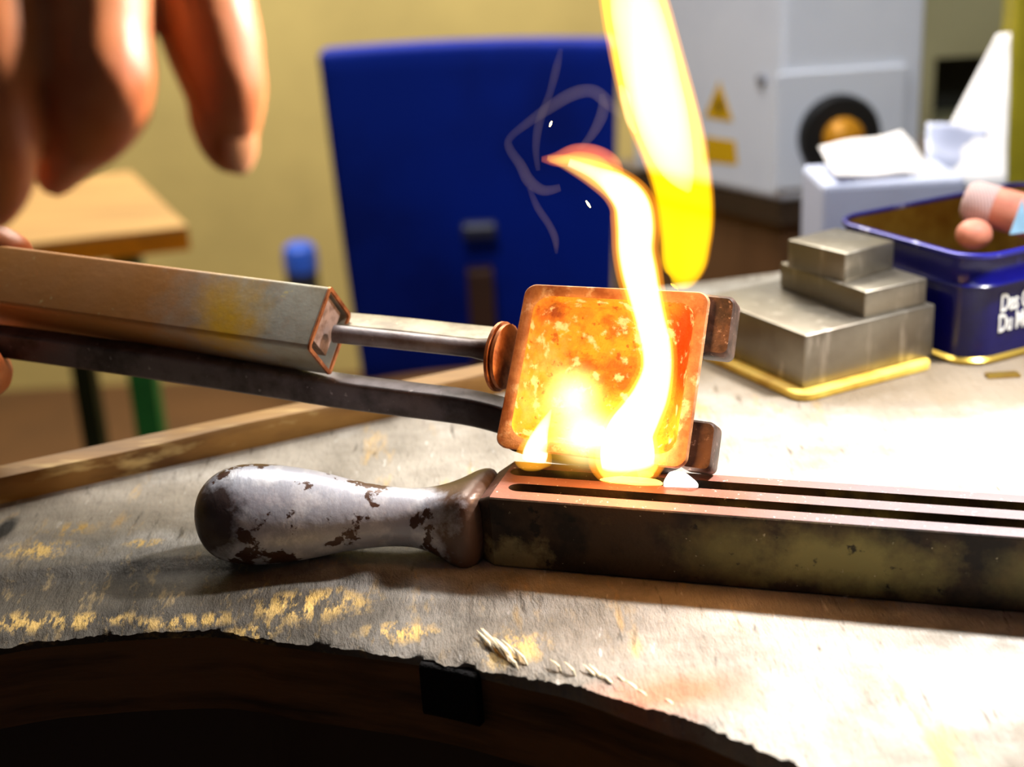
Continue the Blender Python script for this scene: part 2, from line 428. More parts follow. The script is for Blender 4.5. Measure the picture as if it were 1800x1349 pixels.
for px_, t_, b_ in H_SEC:
    k = (px_ - 353) / (850 - 353)
    g = on_z(420, 905, .0145).lerp(mp(.0, MD / 2, .012), max(0, (px_ - 420) / (868 - 420))) if px_ > 420 else on_z(420, 905, .0145)
    dep = (g - CAM).dot(FW)
    c = P(px_, (t_ + b_) / 2, dep); hh = (b_ - t_) / 2 / F * dep
    sq = max(0, (k - .78) / .22)
    ring = []
    for j in range(28):
        a = 2 * math.pi * j / 28; ca, sa = math.cos(a), math.sin(a)
        e_ = 1 / (1 + sq * 1.6)
        ca = math.copysign(abs(ca) ** e_, ca); sa = math.copysign(abs(sa) ** e_, sa)
        wd_ = hh * (1 + .12 * sq)
        ring.append(c + my * (wd_ * ca) + Z * (hh * 1.04 * sa))
    rings.append(ring)
# last ring sits inside the block end
cc = [(.006, .62), ]
rings.append([mp(.0005, MD / 2 + (MD * .44) * max(-1, min(1, 1.25 * math.cos(2 * math.pi * j / 28))), MH / 2 + (MH * .44) * max(-1, min(1, 1.25 * math.sin(2 * math.pi * j / 28)))) for j in range(28)])
loft(bmh, rings)
hd = obj('handle', bmh, mh.m, mould, True)
sub = hd.modifiers.new('sub', 'SUBSURF'); sub.levels = 2; bake(hd)
zmin = min(v.co.z for v in hd.data.vertices)
for v in hd.data.vertices: v.co.z = max(v.co.z, .0002)
for p in hd.data.polygons: p.use_smooth = True
tag(hd, 'silver-painted bulb handle with brown chips')

# ------------------------------------------------------------------ crucible tongs and dish
TV = axis(.938, .117, -.326); THD = axis(-.145, .98, -.12); TN = THD.cross(TV).normalized()
if TN.dot(FW) > 0: TN = -TN
DEP = .43
PC = P(1055, 660, DEP)
def on_plane(px, py, off=0):
    r = FW + CR * ((px - 900) / F) - CU * ((py - 674.5) / F); c = PC + TN * off
    return CAM + r * ((c - CAM).dot(TN) / r.dot(TN))
tongs = empty('crucible_tongs', on_plane(1055, 830), 'square-tube crucible tongs gripping a hot dish, held from the left', 'tongs')
# dish
qd = [on_plane(*p) for p in ((925, 499), (1250, 514), (1206, 826), (869, 786))]
def dpt(s, t, off, sc=1.0):
    s, t = s * sc, t * sc; a, b = (s + 1) / 2, (t + 1) / 2
    return qd[0].lerp(qd[1], a).lerp(qd[3].lerp(qd[2], a), b) + TN * off
def dring(sc, rad, off, dx=0, dy=0):
    return [dpt(x_ * sc + dx, y_ * sc + dy, off) for x_, y_ in rrect(2, 2, rad, 9)]
mc = M('glazed_crucible_clay', srgb(196, 138, 88), .55, 0, .5)
mc.layer(srgb(150, 84, 40), 120, .42, .62, .9, detail=6)
mc.layer(srgb(236, 208, 172), 170, .56, .68, .75, detail=6, off=(3, 3, 3))
mc.layer(srgb(92, 44, 22), 230, .64, .72, .8, detail=5, off=(6, 1, 3))
mc.bump(mc.noise(500, 6, .7), .6, .0006)
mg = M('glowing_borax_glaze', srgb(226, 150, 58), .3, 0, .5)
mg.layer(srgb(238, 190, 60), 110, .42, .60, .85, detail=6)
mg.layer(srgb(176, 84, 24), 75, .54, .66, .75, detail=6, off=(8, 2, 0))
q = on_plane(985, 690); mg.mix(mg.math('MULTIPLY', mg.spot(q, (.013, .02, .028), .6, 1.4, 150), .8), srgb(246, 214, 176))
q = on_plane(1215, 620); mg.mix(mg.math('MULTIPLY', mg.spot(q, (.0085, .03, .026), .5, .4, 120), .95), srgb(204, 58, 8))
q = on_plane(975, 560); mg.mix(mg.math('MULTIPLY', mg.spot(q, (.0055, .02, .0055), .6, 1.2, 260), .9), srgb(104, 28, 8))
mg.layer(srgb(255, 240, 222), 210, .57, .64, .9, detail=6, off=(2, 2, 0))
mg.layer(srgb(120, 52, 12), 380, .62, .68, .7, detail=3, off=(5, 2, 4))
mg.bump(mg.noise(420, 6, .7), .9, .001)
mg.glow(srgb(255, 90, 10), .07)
bm = bmesh.new()
loft(bm, [dring(.972, .16, -.0034, 0, .012), dring(1.0, .13, -.0010), dring(.998, .13, -.0002), dring(.985, .13, .0006), dring(.90, .17, .0008), dring(.865, .22, .0)], cap0=False, cap1=False)
dish = obj('crucible', bm, mc.m, tongs, True); smooth(dish, 50)
tag(dish, 'square clay crucible dish glowing orange with crusted glaze')
m_soot = M('sooty_clay', srgb(52, 34, 26), .7, 0, .3); m_soot.layer(srgb(20, 12, 10), 90, .42, .62, .9); m_soot.bump(m_soot.noise(400, 5), .4, .0006)
bm = bmesh.new()
loft(bm, [dring(.80, .5, -.021, 0, .17), dring(.87, .36, -.016, 0, .19), dring(.965, .17, -.0045, 0, .05), dring(.974, .16, -.0032, 0, .014)], cap0=True, cap1=False)
tag(smooth(obj('dish_shell', bm, m_soot.m, dish, True), 50), 'soot-black outside of the dish')
bm = bmesh.new()
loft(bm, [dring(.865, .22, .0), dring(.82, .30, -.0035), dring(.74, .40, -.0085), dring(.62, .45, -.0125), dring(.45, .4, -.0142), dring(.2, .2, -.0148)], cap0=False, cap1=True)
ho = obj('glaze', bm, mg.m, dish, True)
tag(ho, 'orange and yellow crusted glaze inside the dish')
bm = bmesh.new()
c_ = on_plane(976, 568, -.0105)
for k in range(1):
    bmesh.ops.create_icosphere(bm, subdivisions=2, radius=.0017, matrix=Matrix.Translation(c_))
for v in bm.verts: v.co += (v.co - c_) * (noise.noise(v.co * 900) * .35)
obj('glaze_bead', bm, plain('pale_bead', (246, 206, 160), .4, scale=300), dish, True)
# handle tube
HD_ = .462
TT = axis(.938, .136, -.326)
ta = axis(-.246, .893, -.376); ta = (ta - TT * ta.dot(TT)).normalized(); tb = TT.cross(ta).normalized()
if tb.dot(FW) < 0: tb = -tb
ec = P(577.5, 582, HD_); LA, LB = .0230, .0196
mt = M('rust_stained_steel', srgb(172, 172, 160), .5, .2, .35)
mt.layer(srgb(128, 114, 84), 45, .42, .64, .7, detail=6)
mt.mix(mt.math('MULTIPLY', mt.spot(P(120, 520, .50), (.092, .09, .06), .5, .8, 60), .9), srgb(180, 118, 48))
mt.mix(mt.math('MULTIPLY', mt.spot(P(415, 555, .47), (.016, .04, .016), .8, .9, 120), .9), srgb(214, 168, 16))
mt.layer(srgb(206, 190, 130), 260, .66, .72, .7, detail=4, off=(2, 1, 0))
mt.bump(mt.noise(300, 5), .3, .0004)
LH = .215
def sq_ring(c, la, lb, r=.0016):
    return [c + ta * x_ + tb * y_ for x_, y_ in rrect(la, lb, r, 4)]
bm = bmesh.new()
loft(bm, [sq_ring(ec - TT * LH, LA, LB), sq_ring(ec - TT * .06, LA, LB), sq_ring(ec, LA, LB), sq_ring(ec, LA - .0026, LB - .0026, .0009), sq_ring(ec - TT * .02, LA - .0026, LB - .0026, .0009)])
tubeo = obj('handle_tube', bm, mt.m, tongs, True); smooth(tubeo, 35)
tag(tubeo, 'square steel tube handle stained with rust')
m_cu = M('scorched_copper', srgb(196, 122, 72), .45, .6, .5); m_cu.layer(srgb(122, 60, 30), 200, .42, .62, .8)
bm = bmesh.new(); a_ = [sq_ring(ec + TT * .0001, LA + .0003, LB + .0003), sq_ring(ec + TT * .0008, LA + .0002, LB + .0002), sq_ring(ec + TT * .0008, LA - .0024, LB - .0024, .0009), sq_ring(ec - TT * .001, LA - .0024, LB - .0024, .0009)]
loft(bm, a_, cap0=False, cap1=False); smooth(obj('tube_rim', bm, m_cu.m, tongs, True), 35)
mpk = M('pinkish_scaled_steel', srgb(176, 150, 140), .6, .3, .4); mpk.layer(srgb(112, 84, 70), 240, .45, .65, .8)
bm = bmesh.new(); box(bm, ec - TT * .003 - tb * .001 + ta * -.0015, TT, ta, tb, .004, LA - .007, LB - .0065); obj('end_plug', bm, mpk.m, tongs)
# round rod
mr = M('grey_scaled_steel', srgb(128, 122, 124), .5, .4, .45)
mr.layer(srgb(86, 66, 56), 70, .46, .62, .8, detail=6); mr.layer(srgb(190, 180, 172), 400, .64, .72, .6)
mr.mix(mr.spot(on_plane(862, 612, -.01), (.016, .03, .016), .7, .5, 120), srgb(60, 40, 30))
mr.bump(mr.noise(380, 5), .35, .0005)
ra, rb = P(588, 587, HD_), P(872, 617, .449)
bm = bmesh.new(); n_ = 14
tube(bm, [ra.lerp(rb, k / n_) for k in range(n_ + 1)], [.0030 + (.0012 if k == n_ else 0) * 1 + (.0006 if k == n_ - 1 else 0) for k in range(n_ + 1)], 18)
smooth(obj('rod', bm, mr.m, tongs, True), 60)
# bars: rectangular section swept along pixel-placed points
def bar(name, pts, h, d, m, label=None, par=None):
    bm = bmesh.new(); ps = spline([P(*p) for p in pts], 6); rg = []
    for i, p in enumerate(ps):
        t = (ps[min(i + 1, len(ps) - 1)] - ps[max(i - 1, 0)]).normalized()
        n_ = (TN * .55 - THD * .83); n_ = (n_ - t * n_.dot(t)).normalized(); w_ = t.cross(n_).normalized()
        rg.append([p + n_ * y_ + w_ * x_ for x_, y_ in rrect(d, h, min(d, h) * .16, 3)])
    loft(bm, rg); o = obj(name, bm, m, par or tongs, True); smooth(o, 35)
    if label: tag(o, label)
    return o
mbar = M('olive_grey_steel', srgb(132, 124, 104), .5, .4, .45); mbar.layer(srgb(84, 72, 58), 80, .45, .64, .8, detail=6); mbar.layer(srgb(196, 186, 160), 420, .66, .72, .6); mbar.bump(mbar.noise(350, 5), .35, .0005)
bar('upper_arm', [(600, 574, .478), (700, 583, .474), (800, 594, .470), (900, 604, .466)], .006, .012, mbar.m)
mlo = M('dark_scaled_steel', srgb(98, 90, 92), .5, .4, .45); mlo.layer(srgb(48, 40, 38), 70, .42, .62, .85, detail=6); mlo.layer(srgb(176, 168, 168), 380, .66, .72, .6); mlo.bump(mlo.noise(350, 5), .4, .0005)
mlo.mix(mlo.spot(on_plane(862, 715, -.01), (.012, .03, .014), .7, .5, 120), srgb(40, 26, 22))
bar('lower_arm', [(-330, 556, .527), (-100, 586, .508), (200, 627, .487), (450, 664, .474), (600, 687, .468), (730, 704, .462), (820, 716, .458), (880, 730, .455), (930, 748, .452)], .0098, .0085, mlo.m)
# washers between rod and dish
for k, (px_, py_, rad, th) in enumerate(((880, 627, .0112, .0016), (889, 627, .0104, .0018))):
    c_ = P(px_, py_, .4475 - k * .0015); w1 = THD; w2 = TN
    bm = bmesh.new(); rg = []
    ax_ = (TV * .93 + TN * .25).normalized(); w1_ = (THD - ax_ * THD.dot(ax_)).normalized(); w2_ = ax_.cross(w1_)
    for t_, rs in ((-.5, .92), (-.35, 1), (.35, 1), (.5, .92)):
        rg.append([c_ + ax_ * (t_ * th) + w1_ * (rad * rs * math.cos(a)) + w2_ * (rad * rs * math.sin(a) * .75) for a in [2 * math.pi * j / 28 for j in range(28)]])
    loft(bm, rg); smooth(obj('washer', bm, m_cu.m, tongs, True), 40)
# hooked ends of the arms at the right side
mlug = M('scorched_lug_steel', srgb(92, 68, 58), .5, .45, .5); mlug.layer(srgb(36, 26, 22), 130, .45, .62, .85, detail=6); mlug.layer(srgb(184, 160, 152), 460, .62, .70, .7); mlug.bump(mlug.noise(400, 5), .4, .0005)
for cx_, cy_, w_, h_ in ((1262, 578, .0105, .0185), (1232, 787, .0098, .0150)):
    c_ = on_plane(cx_, cy_, -.010); bm = bmesh.new()
    rg = []
    for off, s_ in ((-.006, .92), (-.0045, 1), (.0045, 1), (.006, .9)):
        rg.append([c_ + TN * off + TV * (x_ * s_) + THD * (y_ * s_) for x_, y_ in rrect(w_, h_, .0022, 5)])
    loft(bm, rg); smooth(obj('hooked_end', bm, mlug.m, tongs, True), 35)
    bm = bmesh.new(); e0 = on_plane(cx_ - 300 / 1, cy_ - 34, -.0275); e1 = on_plane(cx_ - 2, cy_, -.0200)
    tube(bm, [e0.lerp(e1, k / 6) for k in range(7)], .0036, 10); obj('back_arm', bm, mlug.m, tongs, True)

# ------------------------------------------------------------------ molten metal on the mould
def blob(bm, c, ax, ay, az, rx, ry, rz, sub=3, wob=.15, sc=200):
    bmesh.ops.create_icosphere(bm, subdivisions=sub, radius=1, matrix=Matrix.Identity(4))
    vv = bm.verts[-(len(bm.verts)):] if False else [v for v in bm.verts if not v.tag]
    for v in vv:
        p = v.co.copy(); p *= 1 + wob * noise.noise(p * 1.7 + c * sc)
        v.co = c + ax * (p.x * rx) + ay * (p.y * ry) + az * (p.z * rz); v.tag = True
def emis(name, color, s):
    m = M(name, color, .3); m.glow(color, s); m.layer(color, 30, .4, .6); return m.m
q = on_z(1110, 846, MH)
molten = empty('molten_metal', q, 'glowing yellow-white molten metal spilled over the mould slots below the flame', 'molten metal')
bm = bmesh.new(); blob(bm, on_z(1112, 846, MH + .0004), mx, my, Z, .0095, .0022, .0011)
obj('spill', bm, emis('molten_gold', (1, .62, .12, 1), 2.2), molten, True)
bm = bmesh.new(); rg = []
for px0, px1, yy in ((1166, 1228, 857), (1168, 1224, 852), (1174, 1212, 842), (1180, 1204, 836)):
    a, b = on_z(px0, yy, MH + .0004), on_z(px1, yy + 2, MH + .0004)
    rg.append([a, b, b + Z * .0016, a + Z * .0018])
loft(bm, rg); bevel(obj('white_hot_puddle', bm, emis('white_hot', (1, .93, .85, 1), 3.0), molten), .0004, 2)

# ------------------------------------------------------------------ flames (emitting gas volumes)
def gas(name, color, strength):
    m = bpy.data.materials.new(name); m.use_nodes = True; t = m.node_tree; t.nodes.clear()
    e = t.nodes.new('ShaderNodeEmission'); e.inputs[0].default_value = color; e.inputs[1].default_value = strength
    o_ = t.nodes.new('ShaderNodeOutputMaterial'); t.links.new(e.outputs[0], o_.inputs['Volume'])
    return m
def tongue(name, pts, y, scale, thick, m, parent, n=20, sub=6, off=0.0):
    """flame tongue: centre line and half-widths at a depth y, round in section"""
    raw = []
    for p in pts:
        yy = y if len(p) < 4 else p[3]
        c = on_y(p[0], p[1], yy); d = (c - CAM).dot(FW)
        raw.append((c.x, c.y, c.z, p[2] / F * d))
    sp = spline([Vector(p) for p in raw], sub)
    bm = bmesh.new(); rg = []
    for i, p in enumerate(sp):
        c = Vector(p[:3]); a_ = Vector(sp[max(i - 1, 0)][:3]); b_ = Vector(sp[min(i + 1, len(sp) - 1)][:3])
        t_ = (b_ - a_).normalized(); s_ = t_.cross(FW).normalized(); dd = s_.cross(t_).normalized()
        w_ = max(p[3], .0003) * scale
        rg.append([c + s_ * (w_ * math.cos(2 * math.pi * k / n)) + dd * (w_ * thick * math.sin(2 * math.pi * k / n)) for k in range(n)])
    loft(bm, rg)
    return obj(name, bm, m, parent, True)
Y0 = .386
main = [(1105, 838, 48), (1104, 820, 60), (1103, 795, 62), (1108, 760, 54), (1126, 728, 46), (1143, 695, 40), (1155, 650, 33), (1153, 605, 33), (1143, 562, 33), (1133, 520, 35), (1124, 480, 38), (1117, 440, 38), (1117, 395, 40), (1110, 358, 38), (1085, 328, 31), (1045, 304, 24), (1000, 286, 15), (962, 278, 5)]
flame = empty('flame', on_y(1105, 838, Y0), 'narrow white-hot flame rising from the mould, curling left at its tip', 'flame')
tongue('outer_flame', main, Y0, 1.12, .7, gas('flame_orange', (1, .30, .015, 1), 130), flame)
tongue('middle_flame', main, Y0, .92, .65, gas('flame_yellow', (1, .68, .10, 1), 210), flame)
core = [(p[0], p[1], p[2] * (.78 if i < 14 else .5)) for i, p in enumerate(main[1:-1])]
tongue('flame_core', core, Y0, 1.0, .6, gas('flame_white', (1, .88, .68, 1), 420), flame)
tongue('flame_curl', [(1092, 318, 8), (1075, 292, 20), (1045, 278, 24), (1012, 272, 20), (980, 280, 14), (952, 280, 5)], Y0, 1.0, .6, gas('flame_red', (1, .20, .04, 1), 230), flame)
tongue('flame_curl', [(1075, 302, 8), (1050, 288, 15), (1015, 278, 12), (985, 282, 7), (965, 284, 3)], Y0, 1.0, .6, gas('flame_red_core', (1, .42, .03, 1), 300), flame)
YB = .475
back = [(1186, 504, 8), (1196, 490, 28), (1202, 465, 41), (1205, 430, 46), (1206, 395, 50), (1203, 350, 53), (1194, 300, 56), (1181, 250, 61), (1165, 200, 65), (1150, 150, 66), (1137, 100, 65), (1130, 70, 64), (1118, 20, 62), (1105, -40, 55), (1090, -110, 30)]
bf = empty('flame', on_y(1190, 500, YB), 'broad yellow flame standing behind the crucible, cut by the top of the picture', 'flame')
tongue('outer_flame', back, YB, 1.04, .6, gas('back_flame_orange', (1, .36, .0, 1), 90), bf)
tongue('middle_flame', back, YB, .95, .6, gas('back_flame_yellow', (1, .78, .0, 1), 135), bf)
bcore = [(1212, 338, 4), (1203, 318, 20), (1190, 290, 33), (1176, 250, 42), (1162, 200, 48), (1148, 150, 50), (1137, 100, 50), (1128, 60, 48), (1115, 10, 44), (1100, -50, 30)]
tongue('flame_core', bcore, YB, 1.0, .6, gas('back_flame_white', (1, .95, .66, 1), 110), bf)
tongue('flame_lick', [(1090, 150, 4), (1098, 168, 10), (1102, 190, 9), (1108, 215, 8), (1118, 235, 4)], YB - .012, 1, .7, gas('lick_white', (1, .8, .4, 1), 260), bf)
sf = empty('flame', on_z(938, 812, MH), 'small pointed flame at the left end of the mould slots', 'flame')
small = [(936, 826, 14), (936, 816, 30), (938, 804, 32), (942, 785, 26), (950, 762, 17), (959, 742, 9), (966, 726, 2)]
YS = on_z(938, 814, MH).y - .012
tongue('outer_flame', small, YS, 1.05, .6, gas('small_orange', (1, .40, .02, 1), 150), sf)
tongue('flame_core', [(p[0] + 3, p[1] - 6, p[2] * .7) for p in small[1:]], YS, 1.0, .6, gas('small_white', (1, .85, .45, 1), 900), sf)
gf = empty('flame', on_plane(1010, 790), 'bright yellow billow of flame filling the lower dish', 'flame')
def billow(name, c, rx, ry, rz, color, strength, parent):
    m = gas('gas_' + name, color, strength); t = m.node_tree
    tc_ = t.nodes.new('ShaderNodeTexCoord'); mp_ = t.nodes.new('ShaderNodeMapping'); mp_.inputs['Scale'].default_value = (1 / rx, 1 / ry, 1 / rz)
    mp_.inputs['Location'].default_value = (-c.x / rx, -c.y / ry, -c.z / rz)
    gr = t.nodes.new('ShaderNodeTexGradient'); gr.gradient_type = 'QUADRATIC_SPHERE'
    t.links.new(tc_.outputs['Object'], mp_.inputs[0]); t.links.new(mp_.outputs[0], gr.inputs[0])
    mm = t.nodes.new('ShaderNodeMath'); mm.operation = 'MULTIPLY'; mm.inputs[1].default_value = strength
    t.links.new(gr.outputs['Fac'], mm.inputs[0]); t.links.new(mm.outputs[0], t.nodes['Emission'].inputs[1])
    bm = bmesh.new(); blob(bm, c, X, Y, Z, rx, ry, rz, 3, 0.0)
    return obj(name, bm, m, parent, True)
cb1 = on_plane(1015, 745, .001); billow('outer_flame', cb1, .0175, .012, .019, (1, .50, .04, 1), 420, gf)
cb2 = on_plane(1010, 700, .001); billow('flame_core', cb2, .0115, .009, .0135, (1, .74, .22, 1), 700, gf)
cb3 = on_plane(1035, 770, .001); billow('flame_core', cb3, .0125, .009, .0115, (1, .80, .34, 1), 800, gf)
# light the flames give off
for px_, py_, yy, e_ in ((1110, 790, Y0 - .012, .05), (1120, 470, Y0, .05), (1190, 330, YB, .06)):
    lamp('flame_light', 'POINT', on_y(px_, py_, yy), (0, 0, 0), e_, (1, .42, .10), .006)

# ------------------------------------------------------------------ smoke and sparks
msm = bpy.data.materials.new('thin_smoke'); msm.use_nodes = True; t = msm.node_tree; t.nodes.clear()
vsn = t.nodes.new('ShaderNodeVolumeScatter'); vsn.inputs['Color'].default_value = (.95, .80, .74, 1); vsn.inputs['Density'].default_value = 12
oo = t.nodes.new('ShaderNodeOutputMaterial'); t.links.new(vsn.outputs[0], oo.inputs['Volume'])
WISP = [([(1092, 205, 5), (1066, 178, 9), (1040, 160, 9), (1005, 166, 9), (965, 190, 8), (925, 218, 6), (896, 243, 5), (896, 262, 6), (915, 290, 7), (930, 318, 8), (955, 335, 7), (985, 330, 5)], 'thin pale smoke loop drifting left of the flames across the blue'),
        ([(986, 85, 3), (978, 120, 6), (966, 165, 5), (948, 215, 6), (942, 260, 5), (946, 300, 3)], 'upright smoke thread crossing the left of the smoke loop'),
        ([(1058, 165, 4), (1060, 195, 8), (1048, 225, 7), (1030, 250, 5), (1015, 262, 3)], 'short smoke curl just above the red flame tip'),
        ([(930, 330, 3), (945, 365, 5), (965, 395, 5), (976, 420, 5), (978, 446, 2)], 'faint smoke trail hanging below the red flame tip')]
for pts, lb in WISP:
    c_ = on_y(pts[0][0], pts[0][1], .40)
    o = tongue('smoke_wisp', pts, .40, 1.45, .9, msm, None, n=10, sub=5); tag(o, lb, 'smoke')
m_sp = emis('spark_glow', (1, .7, .25, 1), 6)
for px_, py_, dx, dy, lb in ((968, 218, 2, -5, 'tiny bright spark inside the smoke loop against the blue'), (1034, 359, 4, 6, 'tiny bright spark just below the bent flame')):
    bm = bmesh.new(); tube(bm, [on_y(px_ - dx, py_ - dy, .42), on_y(px_, py_, .42), on_y(px_ + dx, py_ + dy, .42)], [.0002, .0004, .0002], 8)
    tag(obj('spark', bm, m_sp, None, True), lb, 'spark')

# ------------------------------------------------------------------ steel bench blocks on a yellow pad
ms = M('ground_steel', srgb(136, 130, 118), .34, .85, .5)
ms.layer(srgb(104, 94, 82), 26, .42, .64, .7, detail=5); ms.layer(srgb(190, 182, 170), 160, .58, .70, .5, stretch=(1, 1, .2)); ms.bump(ms.noise(500, 4), .08, .0003)
def steel(front, right, left, z0, z1, label):   # block given by three bottom corners
    c = (right + left) / 2; ax = (right - front); ay = (left - front)
    lx, ly = ax.length, ay.length; ax.normalize(); ay = (ay - ax * ay.dot(ax)).normalized()
    cc = front + ax * lx / 2 + ay * ly / 2
    bm = bmesh.new(); box(bm, Vector((cc.x, cc.y, (z0 + z1) / 2)), ax, ay, Z, lx, ly, z1 - z0)
    o = obj('steel_block', bm, ms.m); bevel(o, .0009, 3); smooth(o, 30)
    return tag(o, label, 'steel block', 'steel blocks stacked by the blue tin')
PADT = .0035
b0 = on_z(1415, 590, .0255); bR = on_z(1645, 535, .0255); bL = b0 + Vector((-(bR - b0).y, (bR - b0).x, 0)) * 1.0
c0, cR, cL = on_z(1521, 513, .0365), on_z(1631, 489, .0365), on_z(1347, 467, .0365)
d0, dR, dL = on_z(1486, 446, .0485), on_z(1573, 423, .0485), on_z(1373, 424, .0485)
steel(b0, bR, bL, PADT, .0255, 'largest square steel block, at the bottom of the stack on a yellow pad')
steel(c0, cR, cL, .0255, .0365, 'middle steel block between the large and the small one')
steel(d0, dR, dL, .0365, .0485, 'smallest steel block, on top of the stack')
myp = M('yellow_wood_pad', srgb(232, 200, 92), .5, 0, .4); myp.layer(srgb(186, 140, 40), 50, .45, .65, .8)
ax = (bR - b0).normalized(); ay = Vector((-ax.y, ax.x, 0)); L_ = (bR - b0).length
pc = Vector((b0.x, b0.y, 0)) + ax * (L_ / 2 - .004) + ay * (L_ / 2 - .002)
bm = bmesh.new(); rg = []
for z_, s_ in ((.0001, .985), (.0006, 1), (PADT - .0005, 1), (PADT - .0001, .985)):
    rg.append([pc + ax * (x_ * s_) + ay * (y_ * s_) + Z * z_ for x_, y_ in rrect(L_ + .002, L_ + .006, .006, 6)])
loft(bm, rg)
tag(smooth(obj('block_pad', bm, myp.m), 35), 'thin yellow pad under the largest steel block', 'pad')

# ------------------------------------------------------------------ blue tin
TQ = Vector((.1835, .536, 0)); tu = Vector((.89, .456, 0)).normalized(); tw = Vector((-tu.y, tu.x, 0)); TL, TD, THT = .118, .086, .047
tc = TQ + tu * TL / 2 + tw * TD / 2
def tring(inset, z, r=.014): return [tc + tu * x_ + tw * y_ + Z * z for x_, y_ in rrect(TL - 2 * inset, TD - 2 * inset, max(.003, r - inset), 8)]
tin = empty('blue_tin', tc, 'open dark blue tin with white lettering and gold inside, right of the steel blocks', 'tin')
mbl = M('dark_blue_enamel', srgb(8, 8, 84), .25, 0, .35); mbl.layer(srgb(6, 6, 50), 30, .42, .66, .7); mbl.layer(srgb(40, 40, 150), 90, .68, .74, .4)
mgo = M('gold_tinplate', srgb(190, 160, 70), .28, .8, .5); mgo.layer(srgb(140, 92, 30), 30, .45, .65, .7)
mwr = M('worn_blue_rim', srgb(24, 26, 130), .25, .3, .6); mwr.layer(srgb(196, 200, 232), 70, .58, .66, .9, detail=6)
bm = bmesh.new(); loft(bm, [tring(.002, .0028), tring(.0015, .008), tring(.0015, .031), tring(.0012, .0325)], cap0=True, cap1=False); smooth(obj('tin_body', bm, mbl.m, tin, True), 40)
bm = bmesh.new(); loft(bm, [tring(.0025, .0001), tring(.0005, .0006), tring(.0002, .0018), tring(.0018, .003)], cap0=True, cap1=False); smooth(obj('base_bead', bm, mgo.m, tin, True), 60)
bm = bmesh.new(); loft(bm, [tring(.0014, .0318), tring(-.0006, .0326), tring(-.0008, .0336), tring(.0006, .0348), tring(.0008, .044), tring(.0004, .0448)], cap0=False, cap1=False); smooth(obj('rim_band', bm, mbl.m, tin, True), 50)
bm = bmesh.new(); loft(bm, [tring(.0006, .0446), tring(-.0008, .0452), tring(-.0008, .0466), tring(.0003, .0472), tring(.0014, .0466), tring(.0014, .0448)], cap0=False, cap1=False); smooth(obj('rolled_rim', bm, mwr.m, tin, True), 60)
bm = bmesh.new(); loft(bm, [tring(.0016, .0455), tring(.0022, .030), tring(.0026, .0022), tring(.006, .0016)], cap0=False, cap1=True); smooth(obj('gold_lining', bm, mgo.m, tin, True), 40)
m_white = plain('white_print', (236, 236, 232), .6, var=.03)
fx = TQ + tw * .0010
for txt, u_, z_ in (('Des Go', .0165, .0215), ('Du Mon', .0160, .0130)):
    cu = bpy.data.curves.new('lettering', 'FONT'); cu.body = txt; cu.size = .0105; cu.extrude = .0001; cu.offset = .00016; cu.space_character = .95
    o = bpy.data.objects.new('lettering', cu); COL.objects.link(o)
    o.matrix_world = Matrix.Translation(fx + tu * u_ + Z * z_) @ Matrix(((tu.x, 0, -tw.x, 0), (tu.y, 0, -tw.y, 0), (0, 1, 0, 0), (0, 0, 0, 1))) @ Matrix.Diagonal((.62, 1, 1, 1))
    dg = bpy.context.evaluated_depsgraph_get(); me = bpy.data.meshes.new_from_object(o.evaluated_get(dg)); me.transform(o.matrix_world)
    bpy.data.objects.remove(o)
    link('lettering', me, m_white, tin)
# what lies in the tin
def yfor(px, py, z): return on_z(px, py, z)
mpk2 = M('pink_rubber', srgb(206, 132, 108), .55, 0, .4); mpk2.layer(srgb(170, 90, 74), 60, .45, .65, .7)
mgz = M('pale_gauze', srgb(214, 184, 180), .8, 0, .3)
wv = mgz.n.new('ShaderNodeTexWave'); wv.inputs['Scale'].default_value = 260; mgz.l.new(mgz.co, wv.inputs[0]); mgz.mix(mgz.ramp(wv.outputs[1], .4, .6, .5), srgb(178, 140, 140)); mgz.bump(wv.outputs[1], .4, .0005)
ra = on_y(1700, 352, .605); rb = on_y(1850, 392, .585)
roll = empty('pink_roll', (ra + rb) / 2, 'pinkish rubber roll with a pale ribbed end, leaning in the blue tin', 'roll')
RL = 38 / F * .60
bm = bmesh.new(); tube(bm, [ra.lerp(rb, t_) for t_ in (.30, .33, .6, .97, 1)], [RL * .96, RL, RL, RL, RL * .9], 24); smooth(obj('roll_body', bm, mpk2.m, roll, True), 50)
bm = bmesh.new(); tube(bm, [ra.lerp(rb, t_) for t_ in (-.02, .0, .06, .33, .345)], [RL * .7, RL * .85, RL * 1.0, RL * 1.03, RL * .99], 24); smooth(obj('ribbed_end', bm, mgz.m, roll, True), 50)
bm = bmesh.new(); q = on_y(1712, 412, .585); blob(bm, q, tu, tw, Z, .0075, .0075, .0065, 3, .05)
tag(obj('pink_ball', bm, mpk2.m, None, True), 'round salmon-pink knob showing just over the front rim of the tin', 'ball')
bm = bmesh.new(); a, b, c = on_y(1775, 412, .575), on_y(1808, 408, .575), on_y(1797, 350, .578)
nn = (b - a).cross(c - a).normalized() * .0006
loft(bm, [[a - nn, b - nn, c - nn], [a + nn, b + nn, c + nn]])
tag(obj('glass_shard', bm, plain('pale_blue_glass', (150, 196, 228), .15, scale=60)), 'pale blue pointed shard standing in the tin at the right edge', 'shard')
# brass scrap on the bench
bm = bmesh.new(); q = on_z(1762, 662); box(bm, q + Z * .0007, X, Y, Z, .013, .005, .0012)
tag(bevel(obj('brass_scrap', bm, mgo.m), .0003, 2), 'small flat brass scrap on the bench below the blue tin', 'scrap')

